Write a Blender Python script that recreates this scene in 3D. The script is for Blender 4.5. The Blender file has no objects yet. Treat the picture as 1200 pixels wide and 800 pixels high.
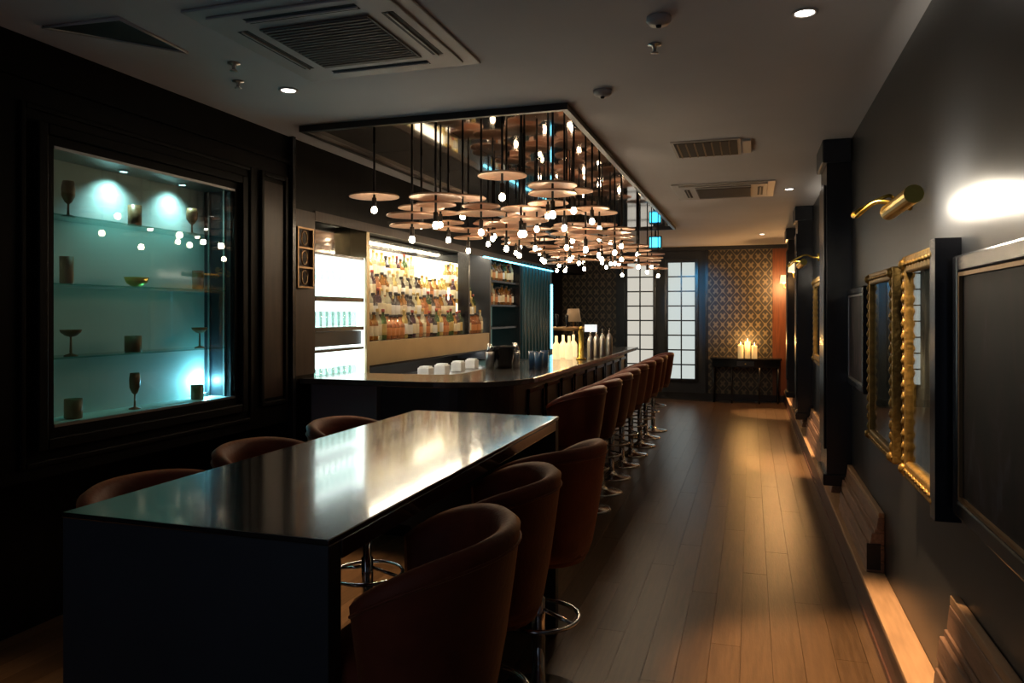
import bpy, math, random
from mathutils import Vector, Matrix
random.seed(7)
PI = math.pi
sc = bpy.context.scene
C = sc.collection

# ------------------------------------------------------------------ camera
TH = math.atan(280/880); F = 880.0; HOR = 367.0; EYE = 1.55
cam = bpy.data.objects.new('camera', bpy.data.cameras.new('camera')); C.objects.link(cam)
cam.location = (0, 0, EYE); cam.rotation_euler = (PI/2, 0, TH)
cam.data.sensor_width = 36; cam.data.lens = 36*F/1200; cam.data.shift_y = -(400-HOR)/1200
cam.data.clip_start = .05
sc.camera = cam
# ------------------------------------------------------------------ world / exposure
w = bpy.data.worlds.new('world'); sc.world = w; w.use_nodes = True
w.node_tree.nodes['Background'].inputs[0].default_value = (.30, .37, .50, 1)
w.node_tree.nodes['Background'].inputs[1].default_value = .9
sc.view_settings.view_transform = 'Standard'; sc.view_settings.look = 'None'
sc.view_settings.gamma = 1; sc.view_settings.use_curve_mapping = False
sc.view_settings.exposure = 0.0
sc.cycles.use_denoising = True
sc.cycles.max_bounces = 8; sc.cycles.transparent_max_bounces = 24
sc.cycles.sample_clamp_indirect = 4.0; sc.cycles.caustics_reflective = False; sc.cycles.caustics_refractive = False

def ray(px, py):
    a = (px-600)/F; c, s = math.cos(TH), math.sin(TH)
    return Vector((a*c - s, a*s + c, -(py-HOR)/F))
def onX(px, py, X): d = ray(px, py); t = X/d.x; return Vector((X, d.y*t, EYE+d.z*t))
def onY(px, py, Y): d = ray(px, py); t = Y/d.y; return Vector((d.x*t, Y, EYE+d.z*t))
def onZ(px, py, Z): d = ray(px, py); t = (Z-EYE)/d.z; return Vector((d.x*t, d.y*t, Z))

H = 2.75; XL = -2.99; XLB = -3.38; XR = .66; YF = 13.9; YN = -2.2; XB = -3.42

# ------------------------------------------------------------------ materials
MATS = {}
def mat(name, col=(.5,.5,.5), rough=.5, metal=0., emit=None, es=0., coat=0., spec=.5, bump=0., bscale=40., var=0., vscale=6., stretch=(1,1,1), objrand=0.):
    if name in MATS: return MATS[name]
    m = bpy.data.materials.new(name); m.use_nodes = True; MATS[name] = m
    nt = m.node_tree; b = nt.nodes['Principled BSDF']; L = nt.links
    b.inputs['Base Color'].default_value = (*col, 1); b.inputs['Roughness'].default_value = rough
    b.inputs['Metallic'].default_value = metal; b.inputs['Specular IOR Level'].default_value = spec
    b.inputs['Coat Weight'].default_value = coat; b.inputs['Coat Roughness'].default_value = .08
    if emit: b.inputs['Emission Color'].default_value = (*emit, 1); b.inputs['Emission Strength'].default_value = es
    if var or bump or objrand:
        tc = nt.nodes.new('ShaderNodeTexCoord'); mp = nt.nodes.new('ShaderNodeMapping')
        geo = nt.nodes.new('ShaderNodeNewGeometry')
        L.new(geo.outputs['Position'], mp.inputs[0]); mp.inputs['Scale'].default_value = stretch
    if var or objrand:
        n = nt.nodes.new('ShaderNodeTexNoise'); n.inputs['Scale'].default_value = vscale; n.inputs['Detail'].default_value = 6
        L.new(mp.outputs[0], n.inputs[0])
        hsv = nt.nodes.new('ShaderNodeHueSaturation'); hsv.inputs['Color'].default_value = (*col, 1)
        mr = nt.nodes.new('ShaderNodeMapRange'); mr.inputs[1].default_value = .25; mr.inputs[2].default_value = .75
        mr.inputs[3].default_value = 1-var; mr.inputs[4].default_value = 1+var
        L.new(n.outputs[0], mr.inputs[0]); out = mr.outputs[0]
        if objrand:
            oi = nt.nodes.new('ShaderNodeObjectInfo'); m2 = nt.nodes.new('ShaderNodeMapRange')
            m2.inputs[3].default_value = 1-objrand; m2.inputs[4].default_value = 1+objrand
            L.new(oi.outputs['Random'], m2.inputs[0])
            mu = nt.nodes.new('ShaderNodeMath'); mu.operation = 'MULTIPLY'
            L.new(out, mu.inputs[0]); L.new(m2.outputs[0], mu.inputs[1]); out = mu.outputs[0]
        L.new(out, hsv.inputs['Value']); L.new(hsv.outputs[0], b.inputs['Base Color'])
    if bump:
        n2 = nt.nodes.new('ShaderNodeTexNoise'); n2.inputs['Scale'].default_value = bscale; n2.inputs['Detail'].default_value = 4
        L.new(mp.outputs[0], n2.inputs[0]); bu = nt.nodes.new('ShaderNodeBump'); bu.inputs['Strength'].default_value = bump
        bu.inputs['Distance'].default_value = .01
        L.new(n2.outputs[0], bu.inputs['Height']); L.new(bu.outputs[0], b.inputs['Normal'])
    return m
def glassmat(name, tint=(1,1,1), ior=1.5, rough=0.0):
    m = bpy.data.materials.new(name); m.use_nodes = True; MATS[name] = m
    nt = m.node_tree; nt.nodes.remove(nt.nodes['Principled BSDF'])
    tr = nt.nodes.new('ShaderNodeBsdfTransparent'); tr.inputs[0].default_value = (*tint, 1)
    gl = nt.nodes.new('ShaderNodeBsdfGlossy'); gl.inputs['Roughness'].default_value = rough
    fr = nt.nodes.new('ShaderNodeFresnel'); g = nt.nodes.new('ShaderNodeNewGeometry')
    mr = nt.nodes.new('ShaderNodeMapRange'); mr.inputs[3].default_value = ior; mr.inputs[4].default_value = 1/ior
    nt.links.new(g.outputs['Backfacing'], mr.inputs[0]); nt.links.new(mr.outputs[0], fr.inputs[0])
    mx = nt.nodes.new('ShaderNodeMixShader')
    nt.links.new(fr.outputs[0], mx.inputs[0]); nt.links.new(tr.outputs[0], mx.inputs[1]); nt.links.new(gl.outputs[0], mx.inputs[2])
    nt.links.new(mx.outputs[0], nt.nodes['Material Output'].inputs[0])
    return m
def bottleglass(name, col, tr=.5):
    m = mat(name, col, .12, spec=.7); nt = m.node_tree
    t = nt.nodes.new('ShaderNodeBsdfTransparent'); t.inputs[0].default_value = (*[c**.45 for c in col], 1)
    mx = nt.nodes.new('ShaderNodeMixShader'); mx.inputs[0].default_value = tr
    nt.links.new(nt.nodes['Principled BSDF'].outputs[0], mx.inputs[1]); nt.links.new(t.outputs[0], mx.inputs[2])
    nt.links.new(mx.outputs[0], nt.nodes['Material Output'].inputs[0])
    return m
def emitmat(name, col, s):
    m = bpy.data.materials.new(name); m.use_nodes = True; MATS[name] = m
    nt = m.node_tree; b = nt.nodes['Principled BSDF']
    b.inputs['Base Color'].default_value = (0.02,0.02,0.02,1); b.inputs['Emission Color'].default_value = (*col,1)
    b.inputs['Emission Strength'].default_value = s
    return m
M_ceil = mat('ceiling_paint', (.64,.64,.67), .8, var=.05, vscale=1.5, bump=.05)
M_wallR = mat('charcoal_gloss_paint', (.014,.0148,.0165), .33, spec=.42, bump=.04, bscale=7)
M_wallL = mat('espresso_stained_wood', (.0042,.0034,.0030), .5, spec=.07, var=.35, vscale=5, stretch=(4,4,.5), bump=.05)
M_pier = mat('walnut_pier_wood', (.030,.017,.012), .4, spec=.25, var=.3, vscale=6, stretch=(6,6,.6))
M_black = mat('black_lacquer', (.010,.010,.012), .25)
M_floor = mat('oak_plank', (.088,.050,.026), .29, var=.30, vscale=4, stretch=(14,.9,1), bump=.12, bscale=16, objrand=.22)
M_sub = mat('subfloor_dark', (.04,.024,.014), .8)
M_ledge = mat('ledge_wood', (.34,.20,.11), .45, var=.2, vscale=6, stretch=(8,.8,8))
M_skirt = mat('skirting_wood', (.085,.035,.022), .4, var=.3, vscale=6, stretch=(8,.8,8))
M_cover = mat('reclaimed_brown_wood', (.20,.11,.07), .42, var=.4, vscale=6, stretch=(10,.9,10), bump=.2, bscale=12)
M_table = mat('table_black_stain', (.019,.016,.014), .17, var=.35, vscale=4, stretch=(10,1,10), coat=.7, bump=.02, bscale=20)
M_table.node_tree.nodes['Principled BSDF'].inputs['IOR'].default_value = 2.0
M_tabside = mat('table_blue_black_panel', (.022,.023,.027), .5, var=.2, vscale=5)
M_velvet = mat('rust_velvet', (.17,.032,.011), .62, spec=.3, var=.25, vscale=9, bump=.15, bscale=60)
M_leather = mat('oxblood_leather', (.12,.020,.010), .42, var=.25, vscale=9, bump=.1, bscale=50)
for m_ in (M_velvet, M_leather):
    b_ = m_.node_tree.nodes['Principled BSDF']; b_.inputs['Sheen Weight'].default_value = .5 if m_ is M_velvet else .15; b_.inputs['Sheen Tint'].default_value = (1,.45,.18,1); b_.inputs['Sheen Roughness'].default_value = .4
M_chrome = mat('chrome', (.75,.74,.72), .12, 1)
M_steel = mat('brushed_steel', (.5,.5,.5), .3, 1)
M_brass = mat('brass', (.85,.60,.13), .28, 1)
M_gold = mat('gilded_wood', (.24,.145,.038), .45, .75, bump=.5, bscale=45, var=.35, vscale=30)
M_bronze = mat('aged_bronze', (.28,.17,.08), .4, .8)
M_copper = mat('copper_disc', (.82,.50,.34), .40, .55, var=.15, vscale=20)
M_rod = mat('dark_rod', (.015,.011,.009), .4, .3)
M_cmirror = mat('smoked_mirror', (.40,.36,.33), .045, 1)
M_mirror = mat('antique_mirror', (.55,.55,.52), .08, 1, var=.2, vscale=8)
M_navy = mat('navy_panel', (.014,.017,.024), .42, var=.2, vscale=6)
M_stone = mat('bar_stone', (.060,.056,.052), .16, coat=.3, var=.3, vscale=12)
M_teal = mat('teal_light_tone', (.010,.060,.085), .35)  # teal light on the column is put into this colour; also spotlight housing
M_tealback = mat('pale_frosted_back', (.62,.74,.70), .55)
M_white = mat('white_ceramic', (.8,.8,.78), .35)
M_acw = mat('ac_plastic', (.50,.47,.45), .5)
M_acg = mat('ac_grille', (.12,.10,.085), .6)
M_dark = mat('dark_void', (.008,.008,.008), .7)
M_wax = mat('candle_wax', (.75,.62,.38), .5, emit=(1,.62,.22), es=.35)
M_flame = emitmat('flame', (1,.62,.2), 14)
M_bulb = emitmat('bulb_glow', (1,.78,.52), 66)
M_down = emitmat('downlight_lens', (1,.93,.84), 12)
M_pane = emitmat('frosted_pane_lit', (1,.95,.82), .62)
M_panec = emitmat('frosted_pane_cool', (.88,.97,.92), .66)
M_cool = emitmat('cool_backlight', (.88,1,.96), 3.2)
M_warm = emitmat('warm_backlight', (1,.85,.58), 3.4)
M_green = emitmat('green_backlight', (.35,.72,.62), .22)
M_ledteal = emitmat('teal_led', (.18,.78,1), 5)
M_ledblue = emitmat('blue_led', (.05,.60,1), 4)
M_tube = emitmat('picture_tube', (1,.90,.72), 9)
M_glass = glassmat('clear_glass', (.97,1,.99))
M_pane_glass = glassmat('cabinet_glass', (.93,.98,.97), 1.6)
M_shelfglass = glassmat('shelf_glass', (.70,.90,.86), 1.5)
M_drink = glassmat('glassware', (.80,.88,.86), 1.7)
M_cup = mat('bronze_cup', (.24,.125,.05), .4, .15)
M_goldpanel = mat('brass_fascia', (.42,.34,.20), .35, .5, var=.1, vscale=3)
M_canopyframe = mat('canopy_frame', (.012,.010,.009), .35)
M_wpframe = mat('mahogany', (.13,.040,.014), .4, var=.3, vscale=5, stretch=(6,6,.6))
M_shade = mat('cream_shade', (.7,.6,.45), .7, emit=(1,.72,.38), es=1.6)
M_lampshade2 = mat('brown_shade', (.20,.13,.07), .7, emit=(1,.62,.3), es=.10)

def wallpaper():
    m = bpy.data.materials.new('damask_wallpaper'); m.use_nodes = True; nt = m.node_tree; L = nt.links
    b = nt.nodes['Principled BSDF']; b.inputs['Roughness'].default_value = .45
    g = nt.nodes.new('ShaderNodeNewGeometry'); s = nt.nodes.new('ShaderNodeSeparateXYZ'); L.new(g.outputs['Position'], s.inputs[0])
    def math_(op, a, bb=None):
        n = nt.nodes.new('ShaderNodeMath'); n.operation = op
        for i, v in enumerate((a, bb)):
            if v is None: continue
            if isinstance(v, (int, float)): n.inputs[i].default_value = v
            else: L.new(v, n.inputs[i])
        return n.outputs[0]
    kx, kz = 2*PI/.24, 2*PI/.30
    cx = math_('COSINE', math_('MULTIPLY', s.outputs[0], kx)); cz = math_('COSINE', math_('MULTIPLY', s.outputs[2], kz))
    v = math_('ADD', cx, cz)
    av = math_('ABSOLUTE', v)
    trel = math_('SUBTRACT', 1, math_('MULTIPLY', av, 3.2))
    c3 = math_('COSINE', math_('MULTIPLY', s.outputs[0], kx*3)); d3 = math_('COSINE', math_('MULTIPLY', s.outputs[2], kz*3))
    motif = math_('MULTIPLY', math_('SUBTRACT', av, .75), math_('ADD', .75, math_('MULTIPLY', math_('MULTIPLY', c3, d3), .9)))
    nz = nt.nodes.new('ShaderNodeTexNoise'); nz.inputs['Scale'].default_value = 38; L.new(g.outputs['Position'], nz.inputs[0])
    tot = math_('MULTIPLY', math_('MAXIMUM', trel, motif), math_('ADD', .45, nz.outputs[0]))
    r = nt.nodes.new('ShaderNodeValToRGB'); L.new(tot, r.inputs[0])
    r.color_ramp.elements[0].position = .18; r.color_ramp.elements[0].color = (.020,.019,.017,1)
    r.color_ramp.elements[1].position = .62; r.color_ramp.elements[1].color = (.150,.120,.072,1)
    L.new(r.outputs[0], b.inputs['Base Color'])
    return m
M_wallpaper = wallpaper()
def painting(name, a, bcol, seed, rough=.5):
    m = bpy.data.materials.new(name); m.use_nodes = True; nt = m.node_tree; L = nt.links
    b = nt.nodes['Principled BSDF']; b.inputs['Roughness'].default_value = rough; b.inputs['Specular IOR Level'].default_value = .15
    g = nt.nodes.new('ShaderNodeNewGeometry'); mp = nt.nodes.new('ShaderNodeMapping'); L.new(g.outputs['Position'], mp.inputs[0])
    mp.inputs['Location'].default_value = (seed, seed*2, seed); mp.inputs['Scale'].default_value = (1, 2.2, 1)
    n = nt.nodes.new('ShaderNodeTexNoise'); n.inputs['Scale'].default_value = 4; n.inputs['Detail'].default_value = 8; n.inputs['Distortion'].default_value = .8
    L.new(mp.outputs[0], n.inputs[0]); r = nt.nodes.new('ShaderNodeValToRGB'); L.new(n.outputs[0], r.inputs[0])
    r.color_ramp.elements[0].position = .42; r.color_ramp.elements[0].color = (.008,.008,.010,1)
    r.color_ramp.elements[1].position = .72; r.color_ramp.elements[1].color = (*a,1)
    e = r.color_ramp.elements.new(.58); e.color = (*bcol,1)
    L.new(r.outputs[0], b.inputs['Base Color']); return m

# ------------------------------------------------------------------ mesh helpers
class MB:
    def __init__(s): s.v = []; s.f = []; s.mi = []; s.sm = []; s.mats = []
    def _m(s, m):
        if m is None: return 0
        if m not in s.mats: s.mats.append(m)
        return s.mats.index(m)
    def face(s, idx, m=0, smooth=False): s.f.append(idx); s.mi.append(m); s.sm.append(smooth)
    def box(s, x0, x1, y0, y1, z0, z1, m=None):
        k = len(s.v); i = s._m(m)
        s.v += [(x,y,z) for z in (z0,z1) for y in (y0,y1) for x in (x0,x1)]
        for q in ((0,2,3,1),(4,5,7,6),(0,1,5,4),(2,6,7,3),(0,4,6,2),(1,3,7,5)): s.face([k+a for a in q], i)
        return s
    def prism(s, pts, z0, z1, m=None, axis='z', smooth=False):
        # pts 2D polygon extruded along axis: z:(x,y)  y:(x,z)  x:(y,z)
        k = len(s.v); n = len(pts); i = s._m(m)
        for z in (z0, z1):
            for p in pts:
                s.v.append({'z':(p[0],p[1],z),'y':(p[0],z,p[1]),'x':(z,p[0],p[1])}[axis])
        s.face([k+j for j in range(n)][::-1], i); s.face([k+n+j for j in range(n)], i)
        for j in range(n):
            s.face([k+j, k+(j+1)%n, k+n+(j+1)%n, k+n+j], i, smooth)
        return s
    def lathe(s, prof, n=16, c=(0,0,0), m=None, smooth=True):
        k = len(s.v); i = s._m(m); P = len(prof)
        for r, z in prof:
            for j in range(n):
                a = 2*PI*j/n; s.v.append((c[0]+r*math.cos(a), c[1]+r*math.sin(a), c[2]+z))
        for p in range(P-1):
            for j in range(n):
                s.face([k+p*n+j, k+p*n+(j+1)%n, k+(p+1)*n+(j+1)%n, k+(p+1)*n+j], i, smooth)
        s.face([k+j for j in range(n)][::-1], i); s.face([k+(P-1)*n+j for j in range(n)], i)
        return s
    def tube(s, pts, r, n=8, m=None, closed=False):
        pts = [Vector(p) for p in pts]; N = len(pts); k = len(s.v); i = s._m(m)
        rs = r if isinstance(r, (list, tuple)) else [r]*N
        for a in range(N):
            if closed: t = pts[(a+1)%N]-pts[a-1]
            else: t = pts[min(a+1,N-1)]-pts[max(a-1,0)]
            t.normalize(); up = Vector((0,0,1)) if abs(t.z) < .95 else Vector((1,0,0))
            u = t.cross(up).normalized(); w_ = u.cross(t).normalized()
            for j in range(n):
                q = 2*PI*j/n; p = pts[a] + rs[a]*(math.cos(q)*u + math.sin(q)*w_); s.v.append(tuple(p))
        for a in range(N if closed else N-1):
            b_ = (a+1) % N
            for j in range(n):
                s.face([k+a*n+j, k+b_*n+j, k+b_*n+(j+1)%n, k+a*n+(j+1)%n], i, True)
        if not closed:
            s.face([k+j for j in range(n)], i); s.face([k+(N-1)*n+j for j in range(n)][::-1], i)
        return s
    def mesh(s, name, m):
        me = bpy.data.meshes.new(name); me.from_pydata(s.v, [], s.f)
        for x in ([m] if m else []) + [q for q in s.mats if q is not m]: me.materials.append(x)
        order = ([m] if m else []) + [q for q in s.mats if q is not m]
        for p, i, sm in zip(me.polygons, s.mi, s.sm):
            p.use_smooth = sm
            p.material_index = order.index(s.mats[i]) if (s.mats and i < len(s.mats) and s.mats) else 0
        me.update(); return me
    def build(s, name, m=None, parent=None, loc=None, bevel=0):
        o = bpy.data.objects.new(name, s.mesh(name, m)); C.objects.link(o)
        if parent: o.parent = parent
        if loc: o.location = loc
        if bevel:
            b = o.modifiers.new('bevel', 'BEVEL'); b.width = bevel; b.segments = 2; b.limit_method = 'ANGLE'
        return o
def fixnormals(o):
    import bmesh
    bm = bmesh.new(); bm.from_mesh(o.data); bmesh.ops.recalc_face_normals(bm, faces=bm.faces); bm.to_mesh(o.data); bm.free()
def tag(o, label=None, cat=None, group=None, kind=None):
    if label: o['label'] = label
    if cat: o['category'] = cat
    if group: o['group'] = group
    if kind: o['kind'] = kind
    return o
def thing(name, label, cat, loc=(0,0,0), rz=0, group=None):
    o = bpy.data.objects.new(name, None); C.objects.link(o); o.location = loc; o.rotation_euler = (0,0,rz)
    o.empty_display_size = .1
    return tag(o, label, cat, group)
def struct(name, mb, m, label=None, cat=None):
    o = mb.build(name, m); return tag(o, label, cat, kind='structure')
def copy_tree(o, parent=None):
    c = o.copy(); C.objects.link(c); c.parent = parent
    for ch in o.children: copy_tree(ch, c)
    return c
def inst(name, me, loc, parent=None, rot=None, scale=None):
    o = bpy.data.objects.new(name, me); C.objects.link(o); o.location = loc
    if parent: o.parent = parent
    if rot: o.rotation_euler = rot
    if scale: o.scale = scale
    return o
def light(name, kind, loc, energy, col, parent=None, **k):
    d = bpy.data.lights.new(name, kind); d.energy = energy; d.color = col
    for a, v in k.items():
        if a not in ('aim',): setattr(d, a, v)
    o = bpy.data.objects.new(name, d); C.objects.link(o); o.location = loc
    if parent: o.parent = parent
    if 'aim' in k: o.rotation_euler = Vector(k['aim']).to_track_quat('-Z', 'Y').to_euler()
    return o

# ------------------------------------------------------------------ floor
fl = struct('floor', MB().box(-3.6, XR+.1, YN, YF+.1, -.12, -.02), M_sub, 'warm oak plank floor with dark joints', 'floor')
pw = .135
plank_me = MB().prism([(-.5,-.5),(.5,-.5),(.5,.5),(-.5,.5)], -.02, 0).mesh('plank', M_floor)
x = -3.42; r_ = 0
while x < XR - .01:
    y = YN - [0, .9, .45, 1.3][r_ % 4]; xe = min(x+pw, XR)
    while y < YF:
        y1 = min(y + 1.95, YF); y0 = max(y, YN)
        if y1 - y0 > .05:
            inst('plank', plank_me, ((x+xe)/2, (y0+y1)/2, 0), fl, scale=(xe-x-.0016, y1-y0-.0016, 1))
        y += 1.95
    x += pw; r_ += 1
# ------------------------------------------------------------------ ceiling
struct('ceiling', MB().box(-3.6, XR+.1, YN, YF+.1, H, H+.1), M_ceil, 'plain pale grey ceiling', 'ceiling')
# ------------------------------------------------------------------ walls
struct('wall_right', MB().box(XR, XR+.12, YN, YF+.1, 0, H), M_wallR, 'glossy charcoal painted wall hung with pictures', 'wall')
# behind the camera: unseen end wall, its opening made to let cool world light in
fb = MB(); fb.box(-3.6, -2.6, YN-.1, YN, 0, H).box(.1, XR+.1, YN-.1, YN, 0, H).box(-2.6, .1, YN-.1, YN, 0, .5).box(-2.6, .1, YN-.1, YN, 2.4, H)
struct('wall_front', fb, M_wallR, 'unseen dark end wall with a wide opening added for cool light', 'wall')
# far wall
wb = struct('wall_back', MB().box(-3.6, XR+.1, YF, YF+.1, 0, H), M_navy, 'dark end wall with wallpaper panels and two tall windows', 'wall')
def fx(px): return onY(px, 367, YF).x
def fz(py, px=800): return onY(px, py, YF).z
xa, xb = fx(830), fx(905)
MB().box(xa, xb, YF-.012, YF, .12, 2.72).build('wallpaper_panel', M_wallpaper, wb)
MB().box(-3.42, fx(722), YF-.012, YF, .12, 2.72).build('wallpaper_panel', M_wallpaper, wb)
MB().box(xb+.005, XR, YF-.03, YF, .0, 2.72).build('mahogany_panel', M_wpframe, wb)
MB().box(xa-.05, xa, YF-.03, YF, 0, 2.72).build('panel_trim', M_black, wb)
MB().box(-3.42, XR, YF-.035, YF-.012, .0, .12).build('skirting_board', M_black, wb)
MB().box(-3.42, XR, YF-.05, YF-.012, 2.68, 2.75).build('cornice', M_navy, wb)
for k, (p0, p1, mm) in enumerate(((735, 766, M_pane), (782.5, 815, M_panec))):
    x0, x1 = fx(p0), fx(p1); z0, z1 = fz(444), fz(307)
    wn = struct('window_%d' % (k+1), MB().box(x0-.05, x0, YF-.06, YF, z0-.05, z1+.05).box(x1, x1+.05, YF-.06, YF, z0-.05, z1+.05)
          .box(x0, x1, YF-.06, YF, z0-.05, z0).box(x0, x1, YF-.06, YF, z1, z1+.05), M_black,
          ['tall glowing grid window partly behind the bar stools, warm white panes', 'tall glowing grid window beside the wallpaper panel, cool white panes'][k], 'window')
    hw = (x1-x0)/2; hh = (z1-z0)/8
    for i in range(2):
        for j in range(8):
            MB().box(x0+i*hw+.012, x0+(i+1)*hw-.012, YF-.03, YF-.012, z0+j*hh+.012, z0+(j+1)*hh-.012).build('pane', mm, wn)
    gb = MB().box(x0+hw-.012, x0+hw+.012, YF-.05, YF-.012, z0, z1)
    gb.build('mullion', M_black, wn)
    for j in range(1, 8):
        MB().box(x0, x1, YF-.045, YF-.012, z0+j*hh-.012, z0+j*hh+.012).build('glazing_bar', M_black, wn)

# left wall ------------------------------------------------------------
CAB_Y0 = onX(63, 200, XL).y; CAB_Y1 = onX(275, 300, XL).y; CAB_Z0 = 1.035; CAB_Z1 = 2.305
PY0 = onX(338, 367, XL).y; PY1 = onX(368, 367, XL).y
wl = MB()
wl.box(-3.6, XLB, YN, PY0, 0, .82)
wl.box(-3.6, XL, YN, CAB_Y0, .82, H).box(-3.6, XL, CAB_Y1, PY0, .82, H)
wl.box(-3.6, XL, CAB_Y0, CAB_Y1, .82, CAB_Z0).box(-3.6, XL, CAB_Y0, CAB_Y1, CAB_Z1, H).box(-3.6, XL-.23, CAB_Y0, CAB_Y1, CAB_Z0, CAB_Z1)
wl.box(-3.6, XL, PY0, PY1, 0, H)
wl.box(-3.6, XL, PY1, YF, 2.27, H)
wl.box(-3.6, XB, PY1, YF, 0, 2.27)
WL = struct('wall_left', wl, M_wallL, 'dark stained timber panelled wall around the glass display case', 'wall')
def moulding(y0, y1, z0, z1, wd=.03, pr=.018, name='panel_moulding', m=M_wallL):
    b = MB()
    b.box(XL-.002, XL+pr, y0, y0+wd, z0, z1).box(XL-.002, XL+pr, y1-wd, y1, z0, z1)
    b.box(XL-.002, XL+pr, y0+wd, y1-wd, z0, z0+wd).box(XL-.002, XL+pr, y0+wd, y1-wd, z1-wd, z1)
    return b.build(name, m, WL, bevel=.006)
moulding(CAB_Y0-.10, CAB_Y1+.09, CAB_Z0-.09, CAB_Z1+.09, .05, .03)
moulding(CAB_Y0-.17, CAB_Y1+.16, CAB_Z0-.16, CAB_Z1+.16, .025, .014)
moulding(CAB_Y1+.24, PY0-.03, .95, CAB_Z1+.16, .03, .02)
moulding(.6, CAB_Y0-.28, .95, CAB_Z1+.16, .03, .02)
MB().box(XL, XL+.02, YN, PY0, 2.56, 2.585).build('rail_moulding', M_wallL, WL)
MB().box(XL-.002, XL+.035, PY0, PY0+.035, 0, H).build('pier_edge', M_black, WL)
MB().box(XL-.002, XL+.012, PY0+.05, PY1-.005, 1.12, 2.27).build('pier_panel', M_pier, WL)
MB().box(XL-.002, XL+.006, CAB_Y1+.28, PY0-.07, 1.0, CAB_Z1+.1).build('wall_panel', M_pier, WL)
# bulkhead lower trim
MB().box(XL-.01, XL+.012, PY1, 11.2, 2.215, 2.285).build('bulkhead_trim', M_pier, WL)

# right wall trims: ledge and pilasters -------------------------------
XG = .555
bb = struct('baseboard_right', MB().box(XG, XR, YN, YF, 0, .18), M_skirt, 'low dark skirting box with a pale timber top along the picture wall', 'baseboard')
MB().box(XG-.012, XR, YN, YF, .18, .205).build('ledge_top', M_ledge, bb, bevel=.004)
MB().box(XG-.008, XG, YN, YF, .0, .03).build('shoe_moulding', M_skirt, bb)
for n, (ya, yb_, xo) in enumerate(((5.62, 6.05, .50), (9.0, 9.4, .50), (11.3, 11.7, .50))):
    t = struct('trim_%d' % (n+1), MB().box(xo, XR, ya, yb_, .40, H), M_black,
          ['black lacquered pilaster nearest the brass picture lights', 'black lacquered pilaster midway along the picture wall', 'black lacquered pilaster close to the console table'][n], 'pilaster')
    MB().box(xo-.03, XR, ya-.03, yb_+.03, H-.16, H-.001).build('capital', M_navy, t, bevel=.01)
    MB().box(xo-.025, XR, ya-.025, yb_+.025, .36, .44).build('plinth', M_black, t, bevel=.01)
    MB().box(xo-.015, xo, ya+.05, yb_-.05, .60, 2.45).build('raised_panel', M_black, t, bevel=.006)

# ------------------------------------------------------------------ table
tt = thing('high_table', 'long black stained high table with solid end panels between two rows of rust stools', 'table', (-1.263, 2.50, 0))
TX0, TX1, TY0, TY1, TZ = -.39, .375, -1.045, 1.045, 1.05
MB().box(TX0, TX1, TY0, TY1, TZ-.014, TZ).box(TX0, TX1, TY0+.06, TY1-.06, TZ-.06, TZ-.014).build('tabletop', M_table, tt, bevel=.003)
MB().box(TX0+.002, TX1-.002, TY0+.003, TY0+.0595, 0, TZ-.0145).build('end_panel', M_tabside, tt, bevel=.003)
MB().box(TX0+.002, TX1-.002, TY1-.0595, TY1-.003, 0, TZ-.0145).build('end_panel', M_tabside, tt, bevel=.003)
MB().box(TX0+.20, TX0+.225, TY0+.06, TY1-.06, TZ-.15, TZ-.06).build('apron', M_table, tt)
MB().box(TX1-.225, TX1-.20, TY0+.06, TY1-.06, TZ-.15, TZ-.06).build('apron', M_table, tt)

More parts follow.
